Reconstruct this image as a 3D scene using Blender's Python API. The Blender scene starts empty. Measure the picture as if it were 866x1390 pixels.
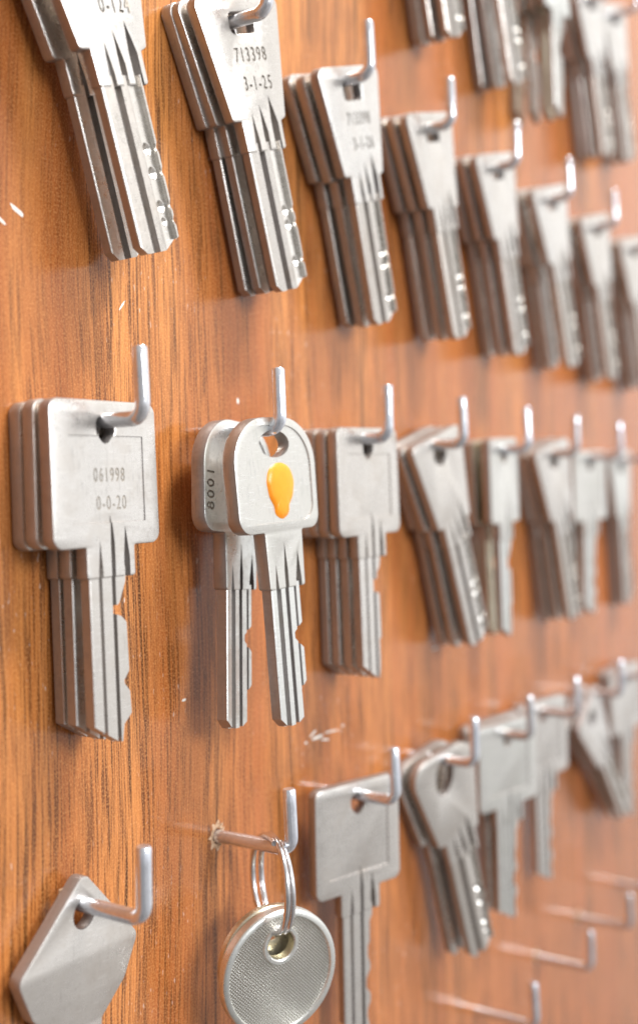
import bpy, bmesh, math, random
from mathutils import Vector, Matrix, noise
random.seed(7)
scene = bpy.context.scene
C = scene.collection
MM = 0.001
R = math.radians

# ---------------------------------------------------------------- camera
cam = bpy.data.cameras.new('camera')
cam_ob = bpy.data.objects.new('camera', cam); C.objects.link(cam_ob)
rt = Vector((0.54837498, -0.83608964, -0.01545936))
dn = Vector((0.00887976, 0.02430794, -0.99966508))
fw = Vector((0.8361854, 0.54805405, 0.02075414))
M = Matrix(((rt.x, -dn.x, -fw.x), (rt.y, -dn.y, -fw.y), (rt.z, -dn.z, -fw.z))).to_4x4()
M.translation = Vector((0, -145*MM, 0))
cam_ob.matrix_world = M
cam.sensor_fit = 'VERTICAL'; cam.sensor_height = 36; cam.sensor_width = 22.43
cam.lens = 39.14
cam.shift_y = -45/1390
cam.clip_start = 0.005; cam.clip_end = 50
cam.dof.use_dof = True
cam.dof.focus_distance = 0.209
cam.dof.aperture_fstop = 8.8
scene.camera = cam_ob
scene.view_settings.view_transform = 'Standard'
scene.view_settings.look = 'None'
scene.view_settings.exposure = 0.34
scene.view_settings.gamma = 1.0
scene.cycles.max_bounces = 8

# ---------------------------------------------------------------- surrounding light
world = bpy.data.worlds.new('World'); scene.world = world
world.use_nodes = True
nt = world.node_tree; nt.nodes.clear()
wo = nt.nodes.new('ShaderNodeOutputWorld'); bg = nt.nodes.new('ShaderNodeBackground')
tc = nt.nodes.new('ShaderNodeTexCoord'); sep = nt.nodes.new('ShaderNodeSeparateXYZ')
ramp = nt.nodes.new('ShaderNodeValToRGB')
mr = nt.nodes.new('ShaderNodeMapRange'); mr.inputs['From Min'].default_value = -1; mr.inputs['From Max'].default_value = 1
nt.links.new(tc.outputs['Generated'], sep.inputs[0])
nt.links.new(sep.outputs['Z'], mr.inputs['Value'])
nt.links.new(mr.outputs[0], ramp.inputs[0])
e = ramp.color_ramp.elements
e[0].position = 0.0; e[0].color = (0.30, 0.27, 0.25, 1)
e[1].position = 1.0; e[1].color = (1.0, 1.0, 1.0, 1)
for p_, c_ in ((0.34, (0.58, 0.56, 0.55)), (0.5, (0.95, 0.95, 0.96)), (0.66, (0.95, 0.94, 0.93))):
    k = ramp.color_ramp.elements.new(p_); k.color = (*c_, 1)
nz = nt.nodes.new('ShaderNodeTexNoise'); nz.inputs['Scale'].default_value = 2.3; nz.inputs['Detail'].default_value = 2
nt.links.new(tc.outputs['Generated'], nz.inputs['Vector'])
nr = nt.nodes.new('ShaderNodeMapRange'); nr.inputs['From Min'].default_value = .35; nr.inputs['From Max'].default_value = .65
nr.inputs['To Min'].default_value = .72; nr.inputs['To Max'].default_value = 1.15
nt.links.new(nz.outputs['Fac'], nr.inputs['Value'])
mx = nt.nodes.new('ShaderNodeMix'); mx.data_type = 'RGBA'; mx.blend_type = 'MULTIPLY'; mx.inputs[0].default_value = 1
nt.links.new(ramp.outputs[0], mx.inputs[6]); nt.links.new(nr.outputs[0], mx.inputs[7])
mrx = nt.nodes.new('ShaderNodeMapRange'); mrx.inputs['From Min'].default_value = -1; mrx.inputs['From Max'].default_value = 1
mrx.inputs['To Min'].default_value = .45; mrx.inputs['To Max'].default_value = 1.7
nt.links.new(sep.outputs['X'], mrx.inputs['Value'])
mx2 = nt.nodes.new('ShaderNodeMix'); mx2.data_type = 'RGBA'; mx2.blend_type = 'MULTIPLY'; mx2.inputs[0].default_value = 1
nt.links.new(mx.outputs[2], mx2.inputs[6]); nt.links.new(mrx.outputs[0], mx2.inputs[7])
nt.links.new(mx2.outputs[2], bg.inputs[0]); bg.inputs[1].default_value = 0.64
nt.links.new(bg.outputs[0], wo.inputs[0])

def area(name, loc, target, sx, sy, power, col=(1, 1, 1)):
    l = bpy.data.lights.new(name, 'AREA'); l.shape = 'RECTANGLE'; l.size = sx; l.size_y = sy
    l.energy = power; l.color = col
    o = bpy.data.objects.new(name, l); C.objects.link(o)
    o.location = loc
    o.rotation_euler = (Vector(target)-Vector(loc)).to_track_quat('-Z', 'Y').to_euler()
    return o
area('ceiling_lamp', (0.42, -0.55, 1.0), (0.25, 0, 0.0), 0.5, 0.16, 15, (1.0, 0.97, 0.93))
area('glint_lamp', (0.08, -1.0, 0.30), (0.25, 0, 0), 0.48, 0.30, 6.5, (0.93, 0.96, 1.0))  # added lamp, no window there; placed so the key dimples glint

# ---------------------------------------------------------------- materials
def nodes(name):
    m = bpy.data.materials.new(name); m.use_nodes = True
    t = m.node_tree; b = t.nodes['Principled BSDF']
    return m, t, b
def N(t, kind, **kw):
    n = t.nodes.new(kind)
    for k_, v in kw.items():
        if k_ in n.inputs: n.inputs[k_].default_value = v
        else: setattr(n, k_, v)
    return n
def mapping(t, scale, loc=(0, 0, 0), src='Object'):
    tc = N(t, 'ShaderNodeTexCoord'); mp = N(t, 'ShaderNodeMapping')
    mp.inputs['Scale'].default_value = scale; mp.inputs['Location'].default_value = loc
    t.links.new(tc.outputs[src], mp.inputs[0]); return mp
def rng(t, src, a, b, c, d, smooth=False):
    n = N(t, 'ShaderNodeMapRange'); n.inputs['From Min'].default_value = a; n.inputs['From Max'].default_value = b
    n.inputs['To Min'].default_value = c; n.inputs['To Max'].default_value = d
    if smooth: n.interpolation_type = 'SMOOTHSTEP'
    t.links.new(src, n.inputs['Value']); return n.outputs[0]
def mixc(t, fac, a, b, mode='MIX'):
    n = N(t, 'ShaderNodeMix', data_type='RGBA', blend_type=mode)
    for i, v in ((0, fac), (6, a), (7, b)):
        if hasattr(v, 'links'): t.links.new(v, n.inputs[i])
        else: n.inputs[i].default_value = v if i == 0 else (*v, 1) if len(v) == 3 else v
    return n.outputs[2]
def noisef(t, mp, scale=1, detail=3, rough=.5, dist=0):
    n = N(t, 'ShaderNodeTexNoise'); n.inputs['Scale'].default_value = scale; n.inputs['Detail'].default_value = detail
    n.inputs['Roughness'].default_value = rough; n.inputs['Distortion'].default_value = dist
    t.links.new(mp.outputs[0], n.inputs['Vector']); return n.outputs['Fac']
def add_bump(t, b, h, strength, dist, prev=None):
    n = N(t, 'ShaderNodeBump'); n.inputs['Strength'].default_value = strength; n.inputs['Distance'].default_value = dist
    t.links.new(h, n.inputs['Height'])
    if prev: t.links.new(prev, n.inputs['Normal'])
    return n.outputs[0]

def metal(name, base, rough, scratch=.35, stain=(.50, .44, .38), stain_amt=.35, bump=.25, metallic=.92):
    m, t, b = nodes(name)
    b.inputs['Metallic'].default_value = metallic
    mp = mapping(t, (1, 1, 1))
    oi = N(t, 'ShaderNodeObjectInfo')
    add = N(t, 'ShaderNodeVectorMath', operation='ADD'); t.links.new(mp.outputs[0], add.inputs[0])
    sc = N(t, 'ShaderNodeVectorMath', operation='SCALE'); sc.inputs[0].default_value = (1, 1, 1)
    t.links.new(oi.outputs['Random'], sc.inputs['Scale']); t.links.new(sc.outputs[0], add.inputs[1])
    class P: outputs = [add.outputs[0]]
    big = noisef(t, P, 160, 4, .6)
    mid = noisef(t, P, 900, 4, .7)
    fine = noisef(t, P, 4200, 3, .7)
    # long thin scratches in the local frame
    mp2 = mapping(t, (2600, 2600, 210)); mp2.inputs['Rotation'].default_value = (0, .5, 0)
    s1 = noisef(t, mp2, 1, 2, .6)
    mp3 = mapping(t, (260, 260, 3000)); mp3.inputs['Rotation'].default_value = (0, .25, 0)
    s2 = noisef(t, mp3, 1, 2, .6)
    ml = N(t, 'ShaderNodeMath', operation='ADD'); t.links.new(s1, ml.inputs[0]); t.links.new(s2, ml.inputs[1])
    col = mixc(t, rng(t, big, .45, .72, 0, stain_amt, True), base, stain)
    col = mixc(t, rng(t, mid, .52, .75, 0, .35), col, tuple(c*.62 for c in stain))
    col = mixc(t, rng(t, oi.outputs['Random'], 0, 1, 0, .4), col, (.56, .50, .43))
    col = mixc(t, rng(t, s2, .60, .70, 0, .5), col, tuple(min(1, c*1.18) for c in base))
    col = mixc(t, rng(t, s1, .62, .72, 0, .45), col, tuple(c*.55 for c in base))
    t.links.new(col, b.inputs['Base Color'])
    r = N(t, 'ShaderNodeMath', operation='ADD')
    t.links.new(rng(t, mid, .3, .7, rough-.06, rough+.08), r.inputs[0])
    t.links.new(rng(t, big, .35, .7, -.03, .09), r.inputs[1])
    t.links.new(r.outputs[0], b.inputs['Roughness'])
    n1 = add_bump(t, b, fine, bump, .00004)
    n2 = add_bump(t, b, ml.outputs[0], scratch, .00005, n1)
    n3 = add_bump(t, b, mid, .25, .00006, n2)
    t.links.new(n3, b.inputs['Normal'])
    return m
NICKEL = metal('worn_nickel', (.78, .755, .72), .27)
NICKEL_COLD = metal('pale_nickel', (.84, .85, .82), .30, stain=(.55, .58, .52))
BRASSY = metal('yellowed_nickel', (.72, .66, .50), .3, stain=(.42, .36, .22))
EDGE = metal('shaded_sawn_edge', (.40, .38, .38), .38, scratch=.7, stain=(.30, .25, .21), stain_amt=.5, bump=.5, metallic=.72)  # rough cut edges, base also darkened to paint shade on sides and groove walls
MILLED = metal('milled_blade_metal', (.62, .585, .545), .28, stain=(.38, .32, .27), stain_amt=.5)
STAMP = metal('dark_stamping', (.42, .38, .33), .5, stain=(.2, .16, .12))  # darker metal tone inside the stamped letters
ZINC = metal('zinc_plated_wire', (.88, .92, 1.0), .15, scratch=.2, stain=(.5, .52, .62), stain_amt=.5, bump=.08, metallic=.85)
CHROME = metal('bright_ring_wire', (.84, .84, .86), .16, scratch=.1, stain_amt=.2, bump=.08, metallic=1)
POLISH = metal('polished_dimple', (.93, .90, .85), .22, scratch=.05, stain_amt=.1, bump=.03, metallic=1)

def plastic():
    m, t, b = nodes('orange_yellow_plastic')
    b.inputs['Roughness'].default_value = .32
    b.inputs['Subsurface Weight'].default_value = .25; b.inputs['Subsurface Radius'].default_value = (.0012, .0006, .0002)
    b.inputs['Subsurface Scale'].default_value = 1
    mp = mapping(t, (1, 1, 1)); n = noisef(t, mp, 500, 3)
    t.links.new(mixc(t, n, (.92, .27, .006), (.95, .33, .012)), b.inputs['Base Color'])
    t.links.new(add_bump(t, b, noisef(t, mp, 700, 3), .3, .0001), b.inputs['Normal'])
    return m
PLASTIC = plastic()

def wood():
    m, t, b = nodes('varnished_wood_laminate')
    # slow wander of the grain
    mpw = mapping(t, (6, 1, 3)); w = N(t, 'ShaderNodeTexNoise'); w.inputs['Scale'].default_value = 2; w.inputs['Detail'].default_value = 2
    t.links.new(mpw.outputs[0], w.inputs['Vector'])
    sub = N(t, 'ShaderNodeVectorMath', operation='SUBTRACT'); t.links.new(w.outputs['Color'], sub.inputs[0]); sub.inputs[1].default_value = (.5, .5, .5)
    scl = N(t, 'ShaderNodeVectorMath', operation='SCALE'); t.links.new(sub.outputs[0], scl.inputs[0]); scl.inputs['Scale'].default_value = .012
    tc = N(t, 'ShaderNodeTexCoord'); ad = N(t, 'ShaderNodeVectorMath', operation='ADD')
    t.links.new(tc.outputs['Object'], ad.inputs[0]); t.links.new(scl.outputs[0], ad.inputs[1])
    def mp(s):
        q = N(t, 'ShaderNodeMapping'); q.inputs['Scale'].default_value = s; t.links.new(ad.outputs[0], q.inputs[0]); return q
    band = noisef(t, mp((55, 1, 2.2)), 1, 3, .55)          # broad bands about 2 cm
    band2 = noisef(t, mp((150, 1, 5)), 1, 3, .6)
    line = noisef(t, mp((1900, 1, 48)), 1, 4, .65)          # mm-wide dark lines
    pore = noisef(t, mp((2600, 1, 90)), 1, 3, .7)          # short pores
    speck = noisef(t, mp((4200, 1, 2300)), 1, 2, .6)
    base = mixc(t, rng(t, band, .38, .64, 0, 1, True), (.32, .088, .020), (.58, .226, .058))
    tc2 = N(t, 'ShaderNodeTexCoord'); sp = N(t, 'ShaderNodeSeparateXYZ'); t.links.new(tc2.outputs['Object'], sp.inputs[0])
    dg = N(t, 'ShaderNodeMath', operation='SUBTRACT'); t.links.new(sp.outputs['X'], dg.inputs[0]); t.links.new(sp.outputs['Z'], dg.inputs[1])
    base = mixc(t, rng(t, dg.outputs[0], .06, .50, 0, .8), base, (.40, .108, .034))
    base = mixc(t, rng(t, band2, .44, .70, 0, .8, True), base, (.30, .090, .020))
    lm = N(t, 'ShaderNodeMath', operation='MULTIPLY')
    t.links.new(rng(t, line, .49, .57, 0, 1, True), lm.inputs[0]); t.links.new(rng(t, band2, .38, .60, .40, 1, True), lm.inputs[1])
    base = mixc(t, rng(t, lm.outputs[0], 0, 1, 0, .95), base, (.095, .024, .007))
    hard = noisef(t, mp((1050, 1, 20)), 1, 3, .6)
    hm = N(t, 'ShaderNodeMath', operation='MULTIPLY')
    t.links.new(rng(t, hard, .52, .60, 0, 1, True), hm.inputs[0]); t.links.new(rng(t, band, .46, .60, 0, .9, True), hm.inputs[1])
    base = mixc(t, hm.outputs[0], base, (.055, .014, .004))
    pm = N(t, 'ShaderNodeMath', operation='MULTIPLY')
    t.links.new(rng(t, pore, .52, .66, 0, 1), pm.inputs[0]); pm.inputs[1].default_value = .5
    base = mixc(t, pm.outputs[0], base, (.16, .042, .010))
    base = mixc(t, rng(t, speck, .46, .68, 0, .42), base, (.80, .38, .13))
    # faint pale handling marks and dust specks
    dust = noisef(t, mp((1500, 1, 420)), 1, 2, .5); patch = noisef(t, mp((40, 1, 28)), 1, 2)
    dm = N(t, 'ShaderNodeMath', operation='MULTIPLY')
    t.links.new(rng(t, dust, .66, .72, 0, 1), dm.inputs[0]); t.links.new(rng(t, patch, .5, .65, 0, .7), dm.inputs[1])
    base = mixc(t, dm.outputs[0], base, (.75, .62, .52))
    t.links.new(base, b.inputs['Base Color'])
    smear = noisef(t, mp((60, 1, 90)), 1, 4, .65)
    t.links.new(rng(t, smear, .35, .7, .10, .28), b.inputs['Roughness'])
    b.inputs['Specular IOR Level'].default_value = .5
    b.inputs['Coat Weight'].default_value = .0
    t.links.new(rng(t, smear, .35, .7, .14, .30), b.inputs['Coat Roughness'])
    b.inputs['Coat IOR'].default_value = 1.45
    n1 = add_bump(t, b, line, .22, .00008)
    n2 = add_bump(t, b, pore, .3, .00006, n1)
    n3 = add_bump(t, b, speck, .35, .00004, n2)
    t.links.new(n3, b.inputs['Normal'])
    wv = noisef(t, mp((300, 1, 60)), 1, 2, .5)
    n4 = add_bump(t, b, wv, .25, .0001); n5 = add_bump(t, b, speck, .2, .00003, n4)
    t.links.new(n5, b.inputs['Coat Normal'])
    return m
WOOD = wood()
def simple(name, col, rough, scale=900, var=.35):
    m, t, b = nodes(name); mp = mapping(t, (1, 1, 1)); n = noisef(t, mp, scale, 4, .7)
    t.links.new(mixc(t, n, tuple(c*(1-var) for c in col), tuple(min(1, c*(1+var)) for c in col)), b.inputs['Base Color'])
    b.inputs['Roughness'].default_value = rough
    t.links.new(add_bump(t, b, n, .6, .0002), b.inputs['Normal'])
    return m
CHIP = simple('splintered_wood', (.62, .42, .27), .8)
HOLE = simple('drilled_hole_wood', (.10, .045, .02), .9)
SCUFF = simple('pale_scuff', (.80, .74, .68), .6)

# ---------------------------------------------------------------- helpers
def finish(me, ang=32):
    for p_ in me.polygons: p_.use_smooth = abs(p_.normal.y) < .995 or p_.area < 3e-7
    try: me.set_sharp_from_angle(angle=R(ang))
    except Exception: pass
def link(name, me, mats, parent=None):
    o = bpy.data.objects.new(name, me); C.objects.link(o)
    for m_ in (mats if isinstance(mats, (list, tuple)) else [mats]):
        if m_.name not in [x.name for x in me.materials]: me.materials.append(m_)
    if parent: o.parent = parent
    return o
def tag(o, label, cat, group=None, kind=None):
    if label: o['label'] = label
    if cat: o['category'] = cat
    if group: o['group'] = group
    if kind: o['kind'] = kind
def from_bm(name, bm, ang=32):
    me = bpy.data.meshes.new(name); bmesh.ops.recalc_face_normals(bm, faces=bm.faces[:]); bm.to_mesh(me); bm.free(); finish(me, ang); return me

def tube(pts, r, seg=20, cap=True, closed=False, rfun=None):
    """sweep a circle along a polyline (parallel transport)"""
    bm = bmesh.new(); rings = []
    n = len(pts); P = [Vector(p_) for p_ in pts]; up = None
    for i in range(n):
        if closed: d = (P[(i+1) % n]-P[i-1]).normalized()
        else: d = (P[min(i+1, n-1)]-P[max(i-1, 0)]).normalized()
        if up is None: up = d.orthogonal().normalized()
        up = (up-d*up.dot(d)).normalized(); sd = d.cross(up)
        rr = rfun(i) if rfun else r
        rings.append([bm.verts.new(P[i]+(up*math.cos(a)+sd*math.sin(a))*rr) for a in [2*math.pi*k/seg for k in range(seg)]])
    for i in range(n if closed else n-1):
        a, b_ = rings[i], rings[(i+1) % n]
        for k in range(seg): bm.faces.new((a[k], a[(k+1) % seg], b_[(k+1) % seg], b_[k]))
    if cap and not closed:
        bm.faces.new(rings[0][::-1]); bm.faces.new(rings[-1])
    return bm

def rounded(pts, rad, n=7):
    """round the corners of a polygon; rad one value or a list"""
    out = []; L = len(pts)
    for i, p_ in enumerate(pts):
        r = rad[i] if isinstance(rad, (list, tuple)) else rad
        p_ = Vector(p_); a = Vector(pts[i-1])-p_; b = Vector(pts[(i+1) % L])-p_
        if r <= 0: out.append(p_); continue
        la, lb = a.length, b.length; a.normalize(); b.normalize()
        th = a.angle(b); d = min(r/math.tan(th/2), la*.49, lb*.49); r2 = d*math.tan(th/2)
        c = p_+(a+b).normalized()*(r2/math.sin(th/2))
        s = p_+a*d-c; e_ = p_+b*d-c; tot = s.angle_signed(e_) if s.length > 1e-9 else 0
        for k in range(n+1):
            v = s.copy(); v.rotate(Matrix.Rotation(-tot*k/n, 2)); out.append(c+v)
    return [tuple(v) for v in out]
def ellipse(cx, cy, rx, ry, n=28, rot=0):
    o = []
    for k in range(n):
        a = 2*math.pi*k/n; x, y = rx*math.cos(a), ry*math.sin(a)
        o.append((cx+x*math.cos(rot)-y*math.sin(rot), cy+x*math.sin(rot)+y*math.cos(rot)))
    return o
def plate(loops, t, bevel=.22, y0=0):
    """2-D loops in mm (x, z) -> bevelled plate mesh in metres, front face at y=y0, back at y0+t"""
    cu = bpy.data.curves.new('tmp', 'CURVE'); cu.dimensions = '2D'; cu.fill_mode = 'BOTH'
    for lp in loops:
        s = cu.splines.new('POLY'); s.points.add(len(lp)-1); s.use_cyclic_u = True
        for q, p_ in zip(s.points, lp): q.co = (p_[0], p_[1], 0, 1)
    cu.extrude = t/2-bevel; cu.bevel_depth = bevel; cu.bevel_resolution = 1; cu.offset = -bevel
    o = bpy.data.objects.new('tmp', cu); C.objects.link(o)
    bpy.context.view_layer.update()
    me = bpy.data.meshes.new_from_object(o.evaluated_get(bpy.context.evaluated_depsgraph_get()))
    bpy.data.objects.remove(o)
    bm = bmesh.new(); bm.from_mesh(me)
    for v in bm.verts:
        x, y, z = v.co; v.co = (x*MM, (y0+t/2-z)*MM, y*MM)
    bmesh.ops.remove_doubles(bm, verts=bm.verts[:], dist=1e-6)
    bmesh.ops.recalc_face_normals(bm, faces=bm.faces[:])
    bm.to_mesh(me); bm.free(); me.materials.clear(); return me
def text_mesh(lines, depth=.3):
    """lines: (text, x, z, size, squeeze, rot) -> solid letters reaching from y=-0.2 to y=depth (mm)"""
    bm = bmesh.new()
    for (s, x, z, size, sq, rot) in lines:
        cu = bpy.data.curves.new('t', 'FONT'); cu.body = s; cu.size = size; cu.align_x = 'CENTER'; cu.extrude = 1
        cu.resolution_u = 3; cu.space_character = 1.25; cu.offset = .012*size
        o = bpy.data.objects.new('t', cu); C.objects.link(o); bpy.context.view_layer.update()
        me = bpy.data.meshes.new_from_object(o.evaluated_get(bpy.context.evaluated_depsgraph_get())); bpy.data.objects.remove(o)
        mt = Matrix.Rotation(rot, 2)
        for v in me.vertices:
            p_ = mt @ Vector((v.co.x*sq, v.co.y)); v.co = ((p_.x+x)*MM, (depth if v.co.z < 0 else -.2)*MM, (p_.y+z)*MM)
        bm.from_mesh(me)
    bmesh.ops.remove_doubles(bm, verts=bm.verts[:], dist=1e-7)
    bmesh.ops.recalc_face_normals(bm, faces=bm.faces[:])
    me = bpy.data.meshes.new('text'); bm.to_mesh(me); bm.free(); return me
def wedge(bm, x0, x1, ztop, zbot, depth, lean=0, back=None, t=3):
    """milled groove cutter: comes to a point at ztop, full width and depth from zmid down"""
    zm = ztop-5.5; m = (x0+x1)/2
    f = -.3
    y = lambda q: q*MM
    def ring(z, w, d, dx):
        return [bm.verts.new(((m+dx-w/2)*MM, y(f), z*MM)), bm.verts.new(((m+dx+w/2)*MM, y(f), z*MM)), bm.verts.new(((m+dx+w*.42)*MM, y(d), z*MM)), bm.verts.new(((m+dx-w*.42)*MM, y(d), z*MM))]
    rs = [ring(ztop, .06, -.02, lean), ring(ztop-2.2, (x1-x0)*.45, depth*.5, lean*.55), ring(zm, (x1-x0), depth, 0), ring(zbot, x1-x0, depth, 0)]
    for a, b_ in zip(rs, rs[1:]):
        for k in range(4): bm.faces.new((a[k], a[(k+1) % 4], b_[(k+1) % 4], b_[k]))
    bm.faces.new(rs[0][::-1]); bm.faces.new(rs[-1])
def triangulated(me):
    bm = bmesh.new(); bm.from_mesh(me); bmesh.ops.remove_doubles(bm, verts=bm.verts[:], dist=2e-7)
    bmesh.ops.dissolve_degenerate(bm, dist=2e-7, edges=bm.edges[:])
    bmesh.ops.triangulate(bm, faces=bm.faces[:]); bm.to_mesh(me); bm.free()
def cut(me, cutter, mat=None):
    triangulated(me); triangulated(cutter)
    a = bpy.data.objects.new('a', me); C.objects.link(a)
    b = bpy.data.objects.new('b', cutter); C.objects.link(b)
    a.scale = (1000,)*3; b.scale = (1000,)*3
    if mat:
        if not me.materials: me.materials.append(NICKEL)
        cutter.materials.clear(); cutter.materials.append(mat)
    md = a.modifiers.new('c', 'BOOLEAN'); md.object = b; md.operation = 'DIFFERENCE'; md.solver = 'EXACT'; md.use_self = False; md.use_hole_tolerant = False
    if mat: md.material_mode = 'TRANSFER'
    bpy.context.view_layer.update()
    out = bpy.data.meshes.new_from_object(a.evaluated_get(bpy.context.evaluated_depsgraph_get()))
    bpy.data.objects.remove(a); bpy.data.objects.remove(b)
    return out if len(out.polygons) > 20 else me

# ---------------------------------------------------------------- key blanks
def blade_mesh(x0, x1, z0, z1, t, grooves, right, tip, dimples=(), chamfer=0, y0=0.0, nu=46, nv=190, band=None):
    """bitted blade: front skin is a relief grid (milled grooves, dimples, chamfer), flat back, side walls. mm"""
    cols = set(round(x0+(x1-x0)*i/nu, 3) for i in range(nu+1))
    for a, b, dep in grooves: cols |= {round(a, 3), round(a+.12, 3), round(b-.12, 3), round(b, 3)}
    cols = sorted(cols); nu = len(cols)-1
    bm = bmesh.new(); F = []; B = []
    def relief(x, z, xr):
        d = 0
        for (a, b, dep) in grooves:
            if a < x < b:
                s = min(x-a, b-x)/.12; d = max(d, dep*min(1, s))
        if chamfer and x > xr-chamfer: d = max(d, (x-(xr-chamfer))*.75)
        if band and band[0] < x < band[1]: d = max(d, (x-band[0])/(band[1]-band[0])*.85)
        e = min(x-x0, .25); d = max(d, (.25-e)*.7)
        for (cx, cz, rr) in dimples:
            q = (x-cx)**2+(z-cz)**2
            if q < rr*rr: d += (rr-math.sqrt(q))*.78
        return d
    for j in range(nv+1):
        z = z0+(z1-z0)*j/nv; row = []; rb = []
        for x in cols:
            xr = right(z); xx = min(x, xr); zz = max(z, tip(xx))
            row.append(bm.verts.new((xx*MM, (y0+relief(xx, zz, xr))*MM, zz*MM)))
            rb.append(bm.verts.new((xx*MM, (y0+t)*MM, zz*MM)))
        F.append(row); B.append(rb)
    mi = lambda f: 1 if any((f.calc_center_median().x/MM-cx)**2+(f.calc_center_median().z/MM-cz)**2 < rr*rr for cx, cz, rr in dimples) else 0
    def quad(a, b, c, d):
        try: return bm.faces.new((a, b, c, d))
        except ValueError: return None
    for j in range(nv):
        for i in range(nu):
            f = quad(F[j][i], F[j+1][i], F[j+1][i+1], F[j][i+1])
            if f and dimples: f.material_index = 1 if mi(f) or (band and band[0] < f.calc_center_median().x/MM < band[1]) else 0
            quad(B[j][i], B[j][i+1], B[j+1][i+1], B[j+1][i])
        quad(F[j][0], B[j][0], B[j+1][0], F[j+1][0]); quad(F[j][nu], F[j+1][nu], B[j+1][nu], B[j][nu])
    for i in range(nu):
        quad(F[0][i], F[0][i+1], B[0][i+1], B[0][i]); quad(F[nv][i], B[nv][i], B[nv][i+1], F[nv][i+1])
    bmesh.ops.remove_doubles(bm, verts=bm.verts[:], dist=4e-6)
    bmesh.ops.dissolve_degenerate(bm, dist=4e-6, edges=bm.edges[:])
    me = bpy.data.meshes.new('blade'); bmesh.ops.recalc_face_normals(bm, faces=bm.faces[:]); bm.to_mesh(me); bm.free(); finish(me, 28)
    return me
def profile(pts):
    pts = sorted(pts)
    def f(z):
        if z <= pts[0][0]: return pts[0][1]
        for (za, xa), (zb, xb) in zip(pts, pts[1:]):
            if z <= zb: return xa+(xb-xa)*(z-za)/(zb-za)
        return pts[-1][1]
    return f
def bitting(x, cuts, slope=1.0):
    def f(z):
        v = x
        for (zc, w, dep) in cuts:
            a = abs(z-zc)
            v = min(v, x-dep if a < w/2 else x-dep+(a-w/2)*slope)
        return v
    return f
TH = 2.75
def square_bow(lines, faint=None, hole=2.15, w=12.75, lo=-20.3, r=2.1, frame=True, grooves=True, soft=.36):
    ow = [(-w, 4.7), (w-.1, 4.7), (w, lo), (6.1*w/12.75, lo), (6.1*w/12.75, lo-5.4), (-5.6*w/12.75, lo-5.4), (-5.6*w/12.75, lo), (-w-.1, lo)]
    me = plate([rounded(ow, [r, r, r, .4, .6, .6, .4, r]), [(x, z) for x, z in rounded([(-2.2, 1.9), (2.2, 1.9), (2.1, -1.0), (0, -3.2), (-2.1, -1.0)], [1.9, 1.9, 1.6, 1.2, 1.6])]], TH, soft)
    if frame:
        bm = bmesh.new(); d = .22
        q = [(-w+3.9, -1.2), (w-3.6, -1.2), (w-3.6, lo+3.9), (-w+3.9, lo+3.9)]
        a = [bm.verts.new((x*MM, -.3*MM, z*MM)) for x, z in q]
        b = [bm.verts.new(((x-(.18 if x > 0 else -.18))*MM, d*MM, (z+(.25 if z < -9 else -.25))*MM)) for x, z in q]
        for k in range(4): bm.faces.new((a[k], a[(k+1) % 4], b[(k+1) % 4], b[k]))
        bm.faces.new(a[::-1]); bm.faces.new(b); bmesh.ops.recalc_face_normals(bm, faces=bm.faces[:])
        cm = bpy.data.meshes.new('c'); bm.to_mesh(cm); bm.free(); me = cut(me, cm)
    bm = bmesh.new(); s = w/12.75
    wedge(bm, -3.0*s, -1.9*s, lo+1.2, lo-8, .8, .0); wedge(bm, .1*s, 1.1*s, lo+6.0, lo-8, 1.5, -.25); wedge(bm, 3.2*s, 4.7*s, lo+3.4, lo-8, 1.8, -.2)
    bmesh.ops.recalc_face_normals(bm, faces=bm.faces[:])
    cm = bpy.data.meshes.new('c'); bm.to_mesh(cm); bm.free(); me = cut(me, cm)
    if faint: me = cut(me, text_mesh(faint, .18))
    if lines: me = cut(me, text_mesh(lines, .30), STAMP)
    finish(me); return me
def taper_bow(lines, wt=11.6, wb=7.4, lo=-19.5, hole='rect', r=2.3, ht=5.0, soft=.36):
    ow = [(-wt, ht), (wt, ht), (wb, lo), (wb-1.4, lo-.6), (wb-1.5, lo-6.3), (-5.0, lo-6.3), (-5.2, lo), (-wb, lo)]
    if hole == 'rect': hl = rounded([(-3.0, 1.6), (3.6, 1.6), (3.6, -2.6), (-3.0, -2.6)], 1.1)
    elif hole == 'oval': hl = ellipse(-.6, -1.6, 3.0, 5.0, rot=R(-22))
    else: hl = ellipse(0, -.6, 2.7, 2.7)
    me = plate([rounded(ow, [r, r, .7, .3, .6, .6, .3, .9]), hl], TH, soft)
    bm = bmesh.new()
    wedge(bm, -2.6, -1.2, lo+1.4, lo-9, .9, -.1); wedge(bm, .2, 1.6, lo+3.0, lo-9, 1.5, -.5); wedge(bm, 2.9, 4.9, lo+4.6, lo-9, 1.9, -.5)
    bmesh.ops.recalc_face_normals(bm, faces=bm.faces[:])
    cm = bpy.data.meshes.new('c'); bm.to_mesh(cm); bm.free(); me = cut(me, cm)
    if lines: me = cut(me, text_mesh(lines, .42), STAMP)
    finish(me); return me
def kite_bow():
    ow = [(0, 6.2), (13.9, -8.0), (10.6, -15.0), (5.2, -20.0), (5.2, -27), (-5.2, -27), (-5.2, -20), (-10.8, -15.4), (-14.2, -8.4)]
    me = plate([rounded(ow, [1.8, 1.8, 3, .4, .6, .6, .4, 3, 1.8]), ellipse(.3, -1.0, 2.5, 2.5)], TH, .3)
    finish(me); return me
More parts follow.
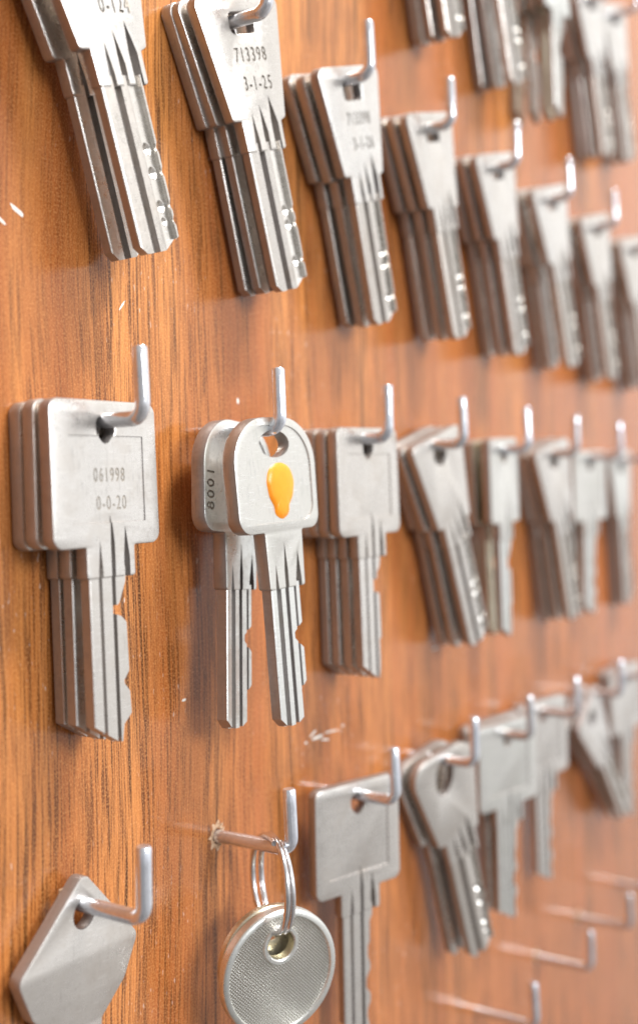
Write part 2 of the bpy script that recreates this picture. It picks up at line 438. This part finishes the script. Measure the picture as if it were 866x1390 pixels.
def round_bow(lines, mat_=True):
    ow = [(-12.9, 3.7), (12.9, 3.7), (12.2, -18.3), (6.4, -18.3), (6.1, -29.6), (-4.8, -29.6), (-5.2, -18.3), (-12.2, -18.3)]
    ow[0] = (-12.6, 4.4); ow[1] = (12.6, 4.4)
    hl = ellipse(0, -.9, 4.6, 2.7, 32)
    me = plate([rounded(ow, [9.5, 9.5, 4.6, .5, .6, .6, .5, 4.6], 12), hl], TH+.5, .3)
    inner = rounded([(-11.0, 2.9), (11.0, 2.9), (10.7, -16.6), (-10.7, -16.6)], [8.3, 8.3, 3.6, 3.6], 12)
    bm = bmesh.new(); n = len(inner)
    f = [bm.verts.new((x*MM, -.3*MM, z*MM)) for x, z in inner]
    k_ = [bm.verts.new((x*.985*MM, .24*MM, (z+6.8)*.985*MM-6.8*MM)) for x, z in inner]
    for i in range(n): bm.faces.new((f[i], f[(i+1) % n], k_[(i+1) % n], k_[i]))
    bm.faces.new(f[::-1]); bm.faces.new(k_); bmesh.ops.recalc_face_normals(bm, faces=bm.faces[:])
    cm = bpy.data.meshes.new('c'); bm.to_mesh(cm); bm.free()
    # keep a collar of full height round the hanging hole
    me = cut(me, cm)
    bm = bmesh.new()
    wedge(bm, -3.3, -2.1, -24.5, -32, .8, 0); wedge(bm, -.2, .9, -20.5, -32, 1.6, 0); wedge(bm, 3.2, 5.0, -22.5, -32, 2.1, .2)
    bmesh.ops.recalc_face_normals(bm, faces=bm.faces[:])
    cm = bpy.data.meshes.new('c'); bm.to_mesh(cm); bm.free(); me = cut(me, cm)
    if lines: me = cut(me, text_mesh(lines, .5), STAMP if mat_ else None)
    finish(me); return me

CUTS_A = [(-24, 3.6), (-26.5, 3.5), (-28.2, 2.7), (-30.2, 1.8), (-30.6, 1.0), (-32.0, 1.0), (-32.5, 2.2), (-33.6, 3.4), (-42, 3.6), (-43.5, 2.3), (-44.2, 2.4), (-45.6, 3.6), (-49.4, 3.8), (-51, 1.9), (-53.9, 1.4)]
CUTS_B = [(-24, 3.6), (-27.0, 3.2), (-28.5, 2.6), (-28.8, 1.9), (-30.6, 1.7), (-31.0, .9), (-33.6, .8), (-34.2, 2.4), (-35.0, 2.6), (-44.5, 2.7), (-45.0, 2.0), (-50.2, 2.0), (-52.0, 1.9), (-53.9, 1.4)]
CUTS_C = [(-24, 3.8), (-27.0, 3.7), (-28.2, 2.9), (-33, 2.8), (-34.2, 2.2), (-36.5, 2.2), (-38.2, 2.9), (-39.5, 2.9), (-41.4, 1.6), (-43.5, 1.5), (-45.2, 2.8), (-47, 2.8), (-48.6, 1.9), (-50.6, 1.8), (-52.4, 2.4), (-53.9, 1.6)]
def sq_blade(cuts, s=1.0, zt=-53.9, z0=-24):
    tip = lambda x: zt+(0 if abs(x-1.2*s) < .5 else (abs(x-1.2*s)-.5)*(.62 if x < 1.2*s else 1.15))
    return blade_mesh(-5.0*s, 3.8*s, z0, zt, 2.15, [(-2.9*s, -2.1*s, .8), (.2*s, 1.1*s, 1.7)], (lambda f_: lambda z: f_(z)*s)(profile(cuts)), tip, y0=.22)
def dimple_blade(dims, zt=-54.4, x1=4.6, y1=0, z0=-24):
    tip = lambda x: zt+(0 if x < .9 else (x-.9)*.55) if x > -3.4 else zt+(-3.4-x)*1.2
    cuts = [(z, .4, .35) for _, z, _ in dims]
    return blade_mesh(-4.7, x1, z0, zt, 2.15, [(-2.0, -.4, 1.3)], bitting(x1, cuts, .45), tip, dims, 0, y0=.22, band=(1.1, 4.15))
D1 = [(2.3, -38.2, 1.15), (2.3, -41.2, 1.15), (2.3, -48.9, 1.15)]
D2 = [(2.3, -36.6, 1.15), (2.3, -40.8, 1.15), (2.3, -46.7, 1.15), (2.3, -49.4, .8)]
# the long thin letters of the punches: (text, x, z, size, squeeze, rotation)
BLANKS = {
 'square_a': (square_bow([('061998', .6, -9.2, 3.4, .62, 0), ('0-0-20', .9, -14.0, 3.4, .66, 0)], [('PAT.', -5.0, -5.0, 2.1, .9, 0), ('ESC', 6.0, -4.6, 2.1, .9, 0)]), sq_blade(CUTS_A)),
 'square_b': (square_bow(None, [('41107', 3.6, -8.2, 3.0, .6, 0), ('28', 6.2, -13.6, 2.6, .7, 0)]), sq_blade(CUTS_B)),
 'square_plain': (square_bow(None), sq_blade(CUTS_C)),
 'narrow': (square_bow(None, w=9.3, r=1.6, frame=False), sq_blade(CUTS_B, .82)),
 'taper_a': (taper_bow([('713398', .9, -8.0, 3.9, .62, 0), ('3-1-25', 1.4, -13.6, 3.9, .62, 0)]), dimple_blade(D1)),
 'taper_b': (taper_bow([('713398', .9, -8.0, 3.9, .62, 0), ('3-1-26', 1.4, -13.6, 3.9, .62, 0)]), dimple_blade(D1)),
 'taper_c': (taper_bow([('0-124', 2.2, -13.6, 3.9, .62, 0)]), dimple_blade(D2)),
 'taper_plain': (taper_bow(None), dimple_blade(D1)),
 'taper_round': (taper_bow(None, hole='round'), dimple_blade(D1)),
 'taper_oval': (taper_bow(None, hole='oval', r=5.5, wt=12.2, wb=7.4), dimple_blade(D2)),
 'kite': (kite_bow(), sq_blade(CUTS_A)),
 'round_front': (round_bow(None), None),
 'round_rear': (round_bow([('8001', -8.8, -10.0, 3.9, .9, R(90))]), None),
}
_f = profile([(-28.6, 4.3), (-36.8, 4.3), (-38.6, 1.7), (-39.8, 1.7), (-42.0, 4.2), (-48.6, 4.2), (-50.2, 2.4), (-51.2, 2.5), (-52.0, 3.1), (-55.3, 3.1), (-56.6, 2.4)])
_rt = lambda x: -56.6+(0 if x < .6 else (x-.6)*.5)+(max(0, -2.6-x)*1.0)
rb = blade_mesh(-4.4, 4.2, -28.6, -56.6, 2.5, [(-2.9, -1.5, 1.0), (-.2, .9, 1.7), (2.5, 3.2, .8)], lambda z: _f(z), _rt, y0=.2)
BLANKS['round_front'] = (BLANKS['round_front'][0], rb)
BLANKS['round_rear'] = (BLANKS['round_rear'][0], rb)

def place(root, X, d, Z, yaw, pitch, roll):
    A = Matrix.Rotation(yaw, 3, 'Z') @ Matrix.Rotation(pitch, 3, 'X') @ Matrix(((math.cos(roll), 0, math.sin(roll)), (0, 1, 0), (-math.sin(roll), 0, math.cos(roll))))
    m = A.to_4x4(); m.translation = (X*MM, -d*MM, Z*MM); root.matrix_world = m
PROTO = {}
def make_key(kind, mat, label, group):
    """one key: an Empty at the hanging hole with bow and blade (and what else its kind carries)"""
    root = bpy.data.objects.new('key', None); root.empty_display_size = .005; C.objects.link(root)
    tag(root, label, 'key', group)
    if (kind, mat.name) not in PROTO:
        bow, bl = BLANKS[kind]
        def withmat(me, second):
            me = me.copy(); mi_ = [p_.material_index for p_ in me.polygons]; names = [x.name if x else '' for x in me.materials]
            me.materials.clear(); me.materials.append(MILLED if second is POLISH and 'taper' in kind else mat); me.materials.append(second); me.materials.append(EDGE)
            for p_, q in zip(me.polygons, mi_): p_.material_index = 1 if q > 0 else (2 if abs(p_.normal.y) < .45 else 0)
            return me
        PROTO[(kind, mat.name)] = (withmat(bow, STAMP), withmat(bl, POLISH))
    bow, bl = PROTO[(kind, mat.name)]
    for nme, me in (('bow', bow), ('blade', bl)):
        o = bpy.data.objects.new(nme, me); C.objects.link(o); o.parent = root
    return root

# ---------------------------------------------------------------- the board
bm = bmesh.new()
x0, x1, z0, z1 = -.45, 1.5, -.75, .75
vs = [bm.verts.new(p_) for p_ in ((x0, 0, z0), (x1, 0, z0), (x1, 0, z1), (x0, 0, z1), (x0, .018, z0), (x1, .018, z0), (x1, .018, z1), (x0, .018, z1))]
for f in ((0, 1, 2, 3), (7, 6, 5, 4), (0, 4, 5, 1), (1, 5, 6, 2), (2, 6, 7, 3), (3, 7, 4, 0)): bm.faces.new([vs[i] for i in f])
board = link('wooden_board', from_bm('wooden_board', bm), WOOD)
tag(board, 'varnished orange brown wood grain board that all the key hooks stick out of', 'board', kind='structure')

def scuff(cx, cz, w, h, rot, wob=.3):
    bm = bmesh.new(); n = 18; ring = []
    for k in range(n):
        a = 2*math.pi*k/n; q = 1+wob*noise.noise(Vector((cx, cz, k*1.7)))*2
        x, z = math.cos(a)*w/2*q, math.sin(a)*h/2*q
        ring.append(bm.verts.new(((cx+x*math.cos(rot)-z*math.sin(rot))*MM, -.02*MM, (cz+x*math.sin(rot)+z*math.cos(rot))*MM)))
    c = bm.verts.new((cx*MM, -.09*MM, cz*MM))
    for k in range(n): bm.faces.new((ring[k], ring[(k+1) % n], c))
    link('scuff_mark', from_bm('scuff_mark', bm, 180), SCUFF, board)
SCUFFS = []

# ---------------------------------------------------------------- hooks
HR = 1.34
def hook_mesh(bar=18.6, tipz=12.1, r=HR, bend=2.6, lean=0.0, side=0.0):
    pts = [(0, 2.5, 0), (0, 0, 0), (0, -bar*.5, side*.3)]
    c = (-(bar-bend), bend); pts.append((0, -(bar-bend), 0))
    for k in range(1, 9):
        a = math.pi/2*k/8; pts.append((lean*.02*k, c[0]-bend*math.sin(a), c[1]-bend*math.cos(a)))
    h = tipz
    for q in (.35, .7, .96, 1.0): pts.append((lean*q, -bar+side*q, bend+(h-bend)*q))
    P = [(x*MM, y*MM, z*MM) for x, y, z in pts]; n = len(P)
    bm = tube(P, r*MM, 22, rfun=lambda i: (r if i < n-1 else r*.84)*MM)
    return from_bm('wire_hook', bm, 50)
HX = {0: [257.4, 299.3, 341.8, 386.5, 417.5],
      1: [176.9, 216.5, 257.4, 299.3, 341.8, 386.5, 429],
      2: [139.5, 179.1, 221.9, 261.2, 303.5, 343.1, 386.6, 425],
      3: [138.4, 181.0, 222.5, 264.3, 301.5, 339.2, 381.4, 423],
      4: [301, 346.6, 386.8, 429]}
HZ = {0: 179.1, 1: 96.7, 2: 14.47, 3: -68.44, 4: -150.47}
HX[1] = [136] + HX[1]
ROWN = {0: 'first row from the top', 1: 'second row from the top', 2: 'middle row', 3: 'fourth row from the top', 4: 'bottom row'}
HLABEL = {
 (0, 0): 'wire hook above the dimple keys cut off highest at the top edge of the photo',
 (0, 1): 'wire hook of the top row above the pair of long brown dimple keys',
 (0, 2): 'wire hook of the top row carrying the four pale yellowish keys',
 (0, 3): 'wire hook of the top row just right of the pale yellowish keys',
 (0, 4): 'wire hook of the top row nearest the upper right corner',
 (1, 0): 'wire hook behind the two keys cut off at the upper left corner',
 (1, 1): 'thick wire hook at the top edge holding the keys stamped 713398 3-1-25',
 (1, 2): 'wire hook of the stack next right of the key stamped 3-1-25',
 (1, 3): 'wire hook of the upper row carrying the third full stack of tapered keys',
 (1, 4): 'wire hook of the upper row carrying the fourth full stack of tapered keys',
 (1, 5): 'blurred wire hook of the upper row carrying the fifth full stack of tapered keys',
 (1, 6): 'blurred wire hook of the upper row, last whose bent tip is wholly in the photo',
 (1, 7): 'blurred wire hook of the upper row cut by the right edge of the photo',
 (2, 0): 'wire hook in the three square keys at the left edge of the photo',
 (2, 1): 'bluish wire hook through the round key with the orange drop',
 (2, 2): 'wire hook through the square keys just right of the orange marked key',
 (2, 3): 'wire hook of the middle row through the only near stack of tapered keys there',
 (2, 4): 'wire hook of the middle row through the three narrow spread keys',
 (2, 5): 'blurred wire hook of the middle row through the far stack of tapered keys',
 (2, 6): 'blurred bright wire hook of the middle row, last with its tip wholly in the photo',
 (2, 7): 'blurred wire hook of the middle row cut by the right edge of the photo',
 (3, 0): 'wire hook at the lower left in the diamond headed key',
 (3, 1): 'wire hook with a chipped hole at its base holding the key ring',
 (3, 2): 'wire hook through the single square key right of the ring key',
 (3, 3): 'wire hook of the fourth row through the keys with long oval holes',
 (3, 4): 'wire hook of the fourth row through square keys right of the oval holed keys',
 (3, 5): 'blurred wire hook over the far square key with a thin blade, lower right',
 (3, 6): 'blurred wire hook of the fourth row over the two slanting keys',
 (3, 7): 'blurred wire hook of the fourth row cut by the right edge of the photo',
 (4, 0): 'empty wire hook lowest in the scene, below the bottom edge of the photo',
 (4, 1): 'empty wire hook of the bottom row, leftmost of those in the lower right corner',
 (4, 2): 'empty wire hook of the bottom row, its long bar and bent tip both in view',
 (4, 3): 'empty wire hook of the bottom row cut by the right edge of the photo'}
hv = [hook_mesh(lean=l_, side=s_) for l_, s_ in ((0, 0), (.35, .5), (-.4, .2))]
for r_, xs_ in HX.items():
    for i, x in enumerate(xs_):
        z = HZ[r_]+(6 if (r_, i) == (0, 4) else 0)
        o = link('wire_hook', hv[(i*2+r_) % 3], ZINC); o.location = (x*MM, 0, z*MM)
        tag(o, HLABEL[(r_, i)], 'hook', 'bent wire hooks in the board')
# splintered drill rim round the bases of the hooks one can see into
def chips(x, z, s=1.0, seed=0):
    rd = random.Random(seed); bm = bmesh.new()
    n = 40; rings = [[], [], []]
    for k in range(n):
        a = 2*math.pi*k/n
        for q, (rr, h) in enumerate(((1.4, .05), (1.6*s, .22), (2.0*s, -.01))):
            w = rr*(1+(.55*rd.random()**2 if q == 2 else .1*rd.random())); hh = h*(.3+rd.random()*1.1) if h > 0 else h
            rings[q].append(bm.verts.new(((x+w*math.cos(a))*MM, -hh*MM if q < 2 else -.015*MM, (z+w*math.sin(a)*1.15)*MM)))
    for q in range(2):
        for k in range(n): bm.faces.new((rings[q][k], rings[q][(k+1) % n], rings[q+1][(k+1) % n], rings[q+1][k]))
    for k in range(40):
        a = rd.random()*6.28; rr = 1.5+rd.random()*.8; l = .25+rd.random()*.7; px, pz = x+rr*math.cos(a), z+rr*math.sin(a)*1.1
        aa = math.pi/2+rd.uniform(-.6, .6); dx, dz = math.cos(aa)*l, math.sin(aa)*l
        p1 = bm.verts.new(((px-.12)*MM, -.05*MM, pz*MM)); p2 = bm.verts.new(((px+.12)*MM, -.05*MM, pz*MM))
        p3 = bm.verts.new(((px+dx)*MM, -(.15+rd.random()*.5)*MM, (pz+dz)*MM)); p4 = bm.verts.new((px*MM, -.3*MM, pz*MM))
        for t_ in ((p1, p2, p3), (p2, p4, p3), (p4, p1, p3)): bm.faces.new(t_)
    link('chipped_rim', from_bm('chipped_rim', bm, 20), CHIP, board)
    bm = bmesh.new(); v = [bm.verts.new(((x+1.5*math.cos(2*math.pi*k/24))*MM, -.03*MM, (z+1.5*math.sin(2*math.pi*k/24))*MM)) for k in range(24)]; bm.faces.new(v)
    link('drill_hole', from_bm('drill_hole', bm), HOLE, board)
chips(181.0, -68.44, 1.0, 3)
chips(346.6, -150.47, .8, 5); chips(386.8, -150.47, .8, 6); chips(138.4, -68.44, .8, 7)

# ---------------------------------------------------------------- keys on the hooks
ORD3 = ['rearmost', 'middle', 'front']
def stack(row, i, kind, dX, d, dZ, yaw, pitch, roll, offs, names, mat=None, group=None, jit=1.0, kinds=None):
    """offs: distance of each key behind the front one (0 first); names: labels in the same order"""
    rd = random.Random(row*31+i*7+3)
    x, z = HX[row][i], HZ[row]+(6 if (row, i) == (0, 4) else 0); out = []
    n_ = len(offs); yk = [yaw*(1-.28*k) for k in range(n_)]; dk_ = [d-o_ for o_ in offs]
    for k in range(n_-1, -1, -1):      # nothing may sink into the board or into the key behind it
        low = TH+.25+9*abs(math.sin(R(yk[k]))) if k == n_-1 else dk_[k+1]+TH+.1
        dk_[k] = max(dk_[k], low)
    for k, (o_, nm) in enumerate(zip(offs, names)):
        j = jit if k else 0
        key = make_key(kinds[k] if kinds else kind, (mat[k] if isinstance(mat, list) else mat) or NICKEL, nm, group)
        place(key, x+dX+rd.uniform(-.3, .3)*j, dk_[k], z+dZ+rd.uniform(-.35, .35)*j, R(yk[k]+rd.uniform(-1.5, 1.5)*j), R(pitch*(1-.3*k)), R(roll+rd.uniform(-1.8, 1.8)*j))
        out.append(key)
    return out
def names3(desc, n=3):
    w = {1: ['only'], 2: ['front', 'rear'], 3: ['front', 'middle', 'rearmost'], 4: ['front', 'second from the front', 'third from the front', 'rearmost']}[n]
    return [f'{a} {desc}' for a in w]
GT = 'tapered dimple keys hanging in stacks'; GS = 'square headed keys hanging in stacks'
# row 1 of hooks (upper row)
stack(1, 0, 'taper_c', -1.9, 12.0, .3, -9.5, .5, -17.4, (0, 6.6), ['front key stamped 0-124 of the two cut off at the upper left corner', 'rear key of the two cut off at the upper left corner'], group=GT)
stack(1, 1, 'taper_a', .7, 11.4, .4, -12.1, 3.0, -17.7, (0, 5.4, 8.6), ['front tapered key stamped 713398 3-1-25 at the top edge', 'middle key of the stack behind the key stamped 3-1-25', 'rearmost key of the stack behind the key stamped 3-1-25'], group=GT, kinds=['taper_a', 'taper_plain', 'taper_plain'])
stack(1, 2, 'taper_b', 1.2, 12.9, -1.6, -7.2, 3.5, -17.9, (0, 4.6, 8.6), names3('tapered key of the stack next right of the key stamped 3-1-25'), group=GT, kinds=['taper_b', 'taper_plain', 'taper_plain'])
stack(1, 3, 'taper_plain', 1.8, 12.2, -.2, -5.2, .2, -15.7, (0, 4.1, 8.0), names3('tapered key on the upper row hook third from the left with a whole tip'.replace('third from the left with a whole tip', 'right above the middle of the photo')), group=GT)
stack(1, 4, 'taper_plain', 1.6, 12.0, -.3, -6, .5, -15.5, (0, 4.3, 8.4), names3('tapered key of the fourth full stack in the upper row'), group=GT)
stack(1, 5, 'taper_plain', 1.4, 12.0, -.3, -8, .5, -16.5, (0, 5.6, 9.4), names3('blurred tapered key of the fifth full stack in the upper row'), group=GT)
stack(1, 6, 'taper_plain', 1.2, 11.4, -.3, -7, .5, -15, (0, 5.0, 9.0), names3('blurred tapered key of the sixth full stack in the upper row'), group=GT)
stack(1, 7, 'taper_plain', 1.2, 11.4, -.3, -7, .5, -15, (0, 5.0, 9.0), names3('blurred tapered key at the right edge in the upper row'), group=GT)
# top row
stack(0, 0, 'taper_plain', 1.6, 12, -.3, -6, .5, -16, (0, 4.1, 8.0), names3('tapered key whose tip alone shows highest at the top edge'), group=GT)
stack(0, 1, 'taper_plain', 1.8, 12, -.3, -7, .5, -16, (0, 6.2, 10.0), names3('long dimple key blade at the top edge left of the pale keys'), group=GT)
stack(0, 2, 'narrow', 0, 15.5, -1.0, -4, .5, -4, (0, 4.4, 8.4, 13.6), names3('pale yellowish key of the four in the top row', 4), mat=[NICKEL_COLD, BRASSY, NICKEL_COLD, BRASSY], group='pale narrow keys in the top row', jit=2.2)
stack(0, 3, 'taper_plain', 1.6, 11.0, -.3, -7, .5, -15, (0, 5.0, 9.4), names3('blurred tapered key of the stack right of the pale yellowish keys'), group=GT)
stack(0, 4, 'taper_plain', 1.6, 9.5, -.3, -7, .5, -15, (0, 4.6, 8.4), names3('blurred tapered key of the stack at the upper right corner'), group=GT)
# middle row
stack(2, 0, 'square_a', -.1, 10.2, -1.2, -.1, -1.1, -1.2, (0, 3.8, 7.5), ['front square key stamped 061998 0-0-20 at the left edge', 'middle square key of the stack at the left edge', 'rearmost square key of the stack at the left edge'], group=GS, jit=.5, kinds=['square_a', 'square_plain', 'square_plain'])
stack(2, 2, 'square_b', 1.7, 12.4, -2.0, -2.8, -.3, -1.8, (0, 3.4, 6.6, 10.9), names3('square key of the stack right of the orange marked key', 4), group=GS, jit=.5, kinds=['square_b', 'square_plain', 'square_plain', 'square_plain'])
stack(2, 3, 'taper_round', 2.4, 10.6, -2.0, -9.5, .4, -19.2, (0, 3.8, 7.6), names3('tapered key with a round hole, near stack of the middle row'), group=GT)
stack(2, 4, 'narrow', .5, 11.0, -1.2, -2, .5, -3, (0, 5.0, 8.4), names3('narrow headed key of the spread three in the middle row'), mat=[NICKEL_COLD, BRASSY, BRASSY], group='narrow keys of the middle row', kinds=None, jit=1.2)
stack(2, 5, 'taper_round', 1.6, 10.5, -1.6, -8, .4, -15, (0, 4.0, 8.0), names3('blurred tapered key of the far stack in the middle row'), group=GT)
stack(2, 6, 'square_plain', .5, 7.6, -2.4, -6.9, 1.4, -2.5, (0, 4.2), names3('blurred square key in the middle row right of the far tapered stack', 2), mat=NICKEL_COLD, group=GS)
stack(2, 7, 'taper_round', -.5, 6.5, -2.0, -2, .5, -8, (0, 3.6), names3('blurred dimple key farthest right in the middle row', 2), mat=NICKEL_COLD, group=GT)
# the two round keys
def round_key(kind, X, d, Z, yaw, pitch, roll, label):
    key = make_key(kind, NICKEL_COLD, label, 'round headed keys with an orange drop')
    place(key, X, d, Z, R(yaw), R(pitch), R(roll))
    if 'front' in kind:
        bm = bmesh.new(); nr_, ns = 10, 44
        dl = rounded([(-4.3, 1.2), (-3.4, 4.0), (0, 5.3), (3.4, 4.0), (4.3, 1.2), (3.6, -2.0), (2.1, -4.0), (2.2, -5.3), (0, -6.6), (-2.2, -5.3), (-2.1, -4.0), (-3.6, -2.0)], [3, 4, 5, 4, 3, 4, 1.6, 1.6, 3, 1.6, 1.6, 4], 5)
        ns = len(dl)
        def outline(a): return dl[int(round(a/(2*math.pi)*ns)) % ns]
        rings = []
        for q in range(nr_+1):
            s = 1-q/nr_; h = .85*math.sqrt(max(0, 1-s**2.4))
            rings.append([bm.verts.new((outline(2*math.pi*k/ns)[0]*s*MM, (.25-h)*MM, (outline(2*math.pi*k/ns)[1]*s)*MM)) for k in range(ns)])
        for a_, b_ in zip(rings, rings[1:]):
            for k in range(ns): bm.faces.new((a_[k], a_[(k+1) % ns], b_[(k+1) % ns], b_[k]))
        bmesh.ops.remove_doubles(bm, verts=bm.verts[:], dist=2e-6)
        o = link('plastic_drop', from_bm('plastic_drop', bm, 60), PLASTIC, key); o.location = (.9*MM, 0, -9.6*MM); o.rotation_euler = (0, R(2), 0)
        o['label'] = 'glossy orange yellow drop set in the head'
    return key
round_key('round_front', 179.4, 17.1, 14.47-1.9, -4.4, -2.2, -3.2, 'front round headed key with the glossy orange yellow drop')
round_key('round_rear', 179.8, 8.2, 14.47-2.3, 3.9, -2.2, 4.4, 'rear round headed key behind the one with the orange drop, stamped 8001')
# fourth row
stack(3, 0, 'kite', -.3, 5.0, -.6, 0, .6, 2, (0,), ['single key with a diamond shaped head at the lower left corner'], group=None)
stack(3, 2, 'square_plain', -1.7, 9.8, -1.1, -17.8, 1.3, -1.3, (0,), ['single square key right of the ring with the round key'], group=GS)
stack(3, 3, 'taper_oval', -.8, 10.5, -2.6, -19.6, 3.0, -17, (0, 5.6), ['front key with a long oval hole, lower middle right', 'rear key behind the key with the long oval hole'], group=GT, jit=1)
stack(3, 4, 'square_plain', 1.5, 11.0, -1.1, -16.5, 2.0, -2.5, (0, 4.6), names3('blurred square key right of the oval holed keys', 2), mat=[NICKEL_COLD, NICKEL], group=GS)
stack(3, 5, 'square_plain', 1.0, 7.0, -1.1, -14, 1.0, -2.5, (0,), ['blurred square key with a thin blade hanging free, lower right'], group=GS)
stack(3, 6, 'taper_round', -4.0, 9.6, -8.0, -1.3, 1.0, -41, (0, 4.4), names3('slanting key with a bright edge at the right of the fourth row', 2), group=GT)
stack(3, 7, 'square_plain', 0, 7.0, -1.1, -8, .5, -4, (0, 4), names3('blurred square key at the right edge of the fourth row', 2), group=GS)

# ---------------------------------------------------------------- split ring and the round disc key
def ring_thing():
    root = bpy.data.objects.new('key_ring', None); C.objects.link(root)
    tag(root, 'bright split key ring hanging on the hook with the chipped hole', 'key ring')
    Rr = 9.3; pts = []; n = 190
    for k in range(n+1):
        a = 2*math.pi*2.0*k/n; rr = Rr+.0
        w = (.62+.35*max(0, math.cos(a+1.9)))*math.tanh((k/n-.5)*9)
        pts.append((rr*math.cos(a+1.9)*MM, w*MM, rr*math.sin(a+1.9)*MM))
    o = link('ring_wire', from_bm('ring_wire', tube(pts, .62*MM, 14), 60), CHROME, root)
    return root
kr = ring_thing()
kr.location = (181.0*MM, -13.9*MM, (-68.44-7.3)*MM)
kr.rotation_euler = (R(0), R(0), R(56))

def disc_key(label, front, Ro=12.6, hr=2.9, t=2.6):
    root = bpy.data.objects.new('round_disc_key', None); C.objects.link(root)
    tag(root, label, 'key')
    # bow: lathed disc with raised rim, sunk knurled field and a raised collar round the hole
    hc = (0, 5.6); bm = bmesh.new(); n = 96
    prof = [(0, 2.2, 0), (0.02, .25, 0), (.12, 0, 0)]
    def pt(a, s, y):   # s: 0 at the hole edge, 1 at the outer rim
        ca, sa = math.cos(a), math.sin(a)
        ox, oz = Ro*ca, Ro*sa; ix, iz = hc[0]+hr*ca, hc[1]+hr*sa
        return (ix+(ox-ix)*s, y, iz+(oz-iz)*s)
    def ring_at(dist_in=None, dist_out=None, y=0):
        vs = []
        for k in range(n):
            a = 2*math.pi*k/n; o = Vector((Ro*math.cos(a), Ro*math.sin(a))); i_ = Vector((hc[0]+hr*math.cos(a), hc[1]+hr*math.sin(a)))
            L = (o-i_).length
            if dist_in is not None: p_ = Vector((hc[0]+(hr+dist_in)*math.cos(a), hc[1]+(hr+dist_in)*math.sin(a)))
            else: p_ = Vector(((Ro-dist_out)*math.cos(a), (Ro-dist_out)*math.sin(a)))
            vs.append(bm.verts.new((p_.x*MM, y*MM, p_.y*MM)))
        return vs
    seq = [ring_at(dist_in=0, y=t-.2), ring_at(dist_in=0, y=.2), ring_at(dist_in=.25, y=-.05), ring_at(dist_in=.85, y=-.05), ring_at(dist_in=1.05, y=.3),
           ring_at(dist_out=1.5, y=.3), ring_at(dist_out=1.25, y=-.05), ring_at(dist_out=.45, y=-.05), ring_at(dist_out=.08, y=.25), ring_at(dist_out=0, y=.6), ring_at(dist_out=0, y=t-.4), ring_at(dist_out=.35, y=t), ring_at(dist_in=.2, y=t)]
    for q in range(len(seq)):
        a_, b_ = seq[q], seq[(q+1) % len(seq)]
        for k in range(n):
            f = bm.faces.new((a_[k], a_[(k+1) % n], b_[(k+1) % n], b_[k]))
            if q == 4: f.material_index = 1
            if q in (0, 12): f.material_index = 2
    me = from_bm('bow', bm, 40); me.materials.append(NICKEL_COLD if front else BRASSY); me.materials.append(KNURL if front else BRASSY); me.materials.append(BRASSY)
    o = bpy.data.objects.new('bow', me); C.objects.link(o); o.parent = root
    bl = blade_mesh(-4.2, 4.2, -11.8, -40, 2.0, [(-2.4, -1.5, .5), (.3, 1.2, .9)], bitting(4.2, [(-20, 1, 2), (-27, 1, 1.4), (-33, 1, 2.2)]), lambda x: -40+abs(x)*.6, y0=.3, nu=30, nv=80)
    b = bpy.data.objects.new('blade', bl); bl.materials.append(NICKEL_COLD if front else BRASSY); C.objects.link(b); b.parent = root
    return root
def knurl():
    m, t, b = nodes('cross_hatched_nickel')
    b.inputs['Metallic'].default_value = 1; b.inputs['Roughness'].default_value = .32
    b.inputs['Base Color'].default_value = (.80, .79, .76, 1)
    mp = mapping(t, (1, 1, 1)); mp.inputs['Rotation'].default_value = (0, R(45), 0)
    mp.inputs['Scale'].default_value = (1000, 1000, 1000)
    sep = N(t, 'ShaderNodeSeparateXYZ'); t.links.new(mp.outputs[0], sep.inputs[0])
    vals = []
    for ax in ('X', 'Z'):
        mu = N(t, 'ShaderNodeMath', operation='MULTIPLY'); mu.inputs[1].default_value = 2*math.pi/.50
        t.links.new(sep.outputs[ax], mu.inputs[0]); s = N(t, 'ShaderNodeMath', operation='SINE'); t.links.new(mu.outputs[0], s.inputs[0]); vals.append(s.outputs[0])
    mm = N(t, 'ShaderNodeMath', operation='MINIMUM'); t.links.new(vals[0], mm.inputs[0]); t.links.new(vals[1], mm.inputs[1])
    h = rng(t, mm.outputs[0], -1, 1, 0, 1)
    t.links.new(mixc(t, h, (.52, .49, .42), (.86, .85, .83)), b.inputs['Base Color'])
    t.links.new(add_bump(t, b, h, .9, .00022), b.inputs['Normal'])
    return m
KNURL = knurl()
dk = disc_key('round disc headed key with a cross hatched face hanging from the split ring', True)
dk.location = (180.8*MM, -15.8*MM, (-68.44-24.6)*MM); dk.rotation_euler = (R(3), 0, R(-27))
dk2 = disc_key('yellowish round headed key seen through the hole of the cross hatched disc key', False, 11.0, 1.5, 1.9)
dk2.location = (181.9*MM, -12.4*MM, (-68.44-23.2)*MM); dk2.rotation_euler = (R(3), R(4), R(-25))

# ---------------------------------------------------------------- small pale marks on the varnish
for a in ((154.6, 37.5, .45, 2.4, R(-38)), (170.4, 54.6, .45, 2.6, R(5)), (219, -55.2, 5.0, .7, R(2), .2), (225, -54.9, 6.0, .35, R(-4), .1), (217, -54.0, 3.0, .5, R(24), .1), (222, -56.3, 4.0, .4, R(-12), .2), (214, -55.6, 1.0, .5, 0), (230, -54.4, 1.2, .4, 0), (154.9, 6.3, .4, 2.0, 0), (279, -41.5, 3, .6, 0), (171, -39, 1.2, .5, 0), (129.5, 50.1, 3.4, .7, R(-30)), (125.5, 48, 2.6, .6, R(-30)), (236, 46, .9, 1.2, 0), (206, 53, .8, 1.1, .3), (190, 22, .7, 1.3, 0)):
    scuff(*a)
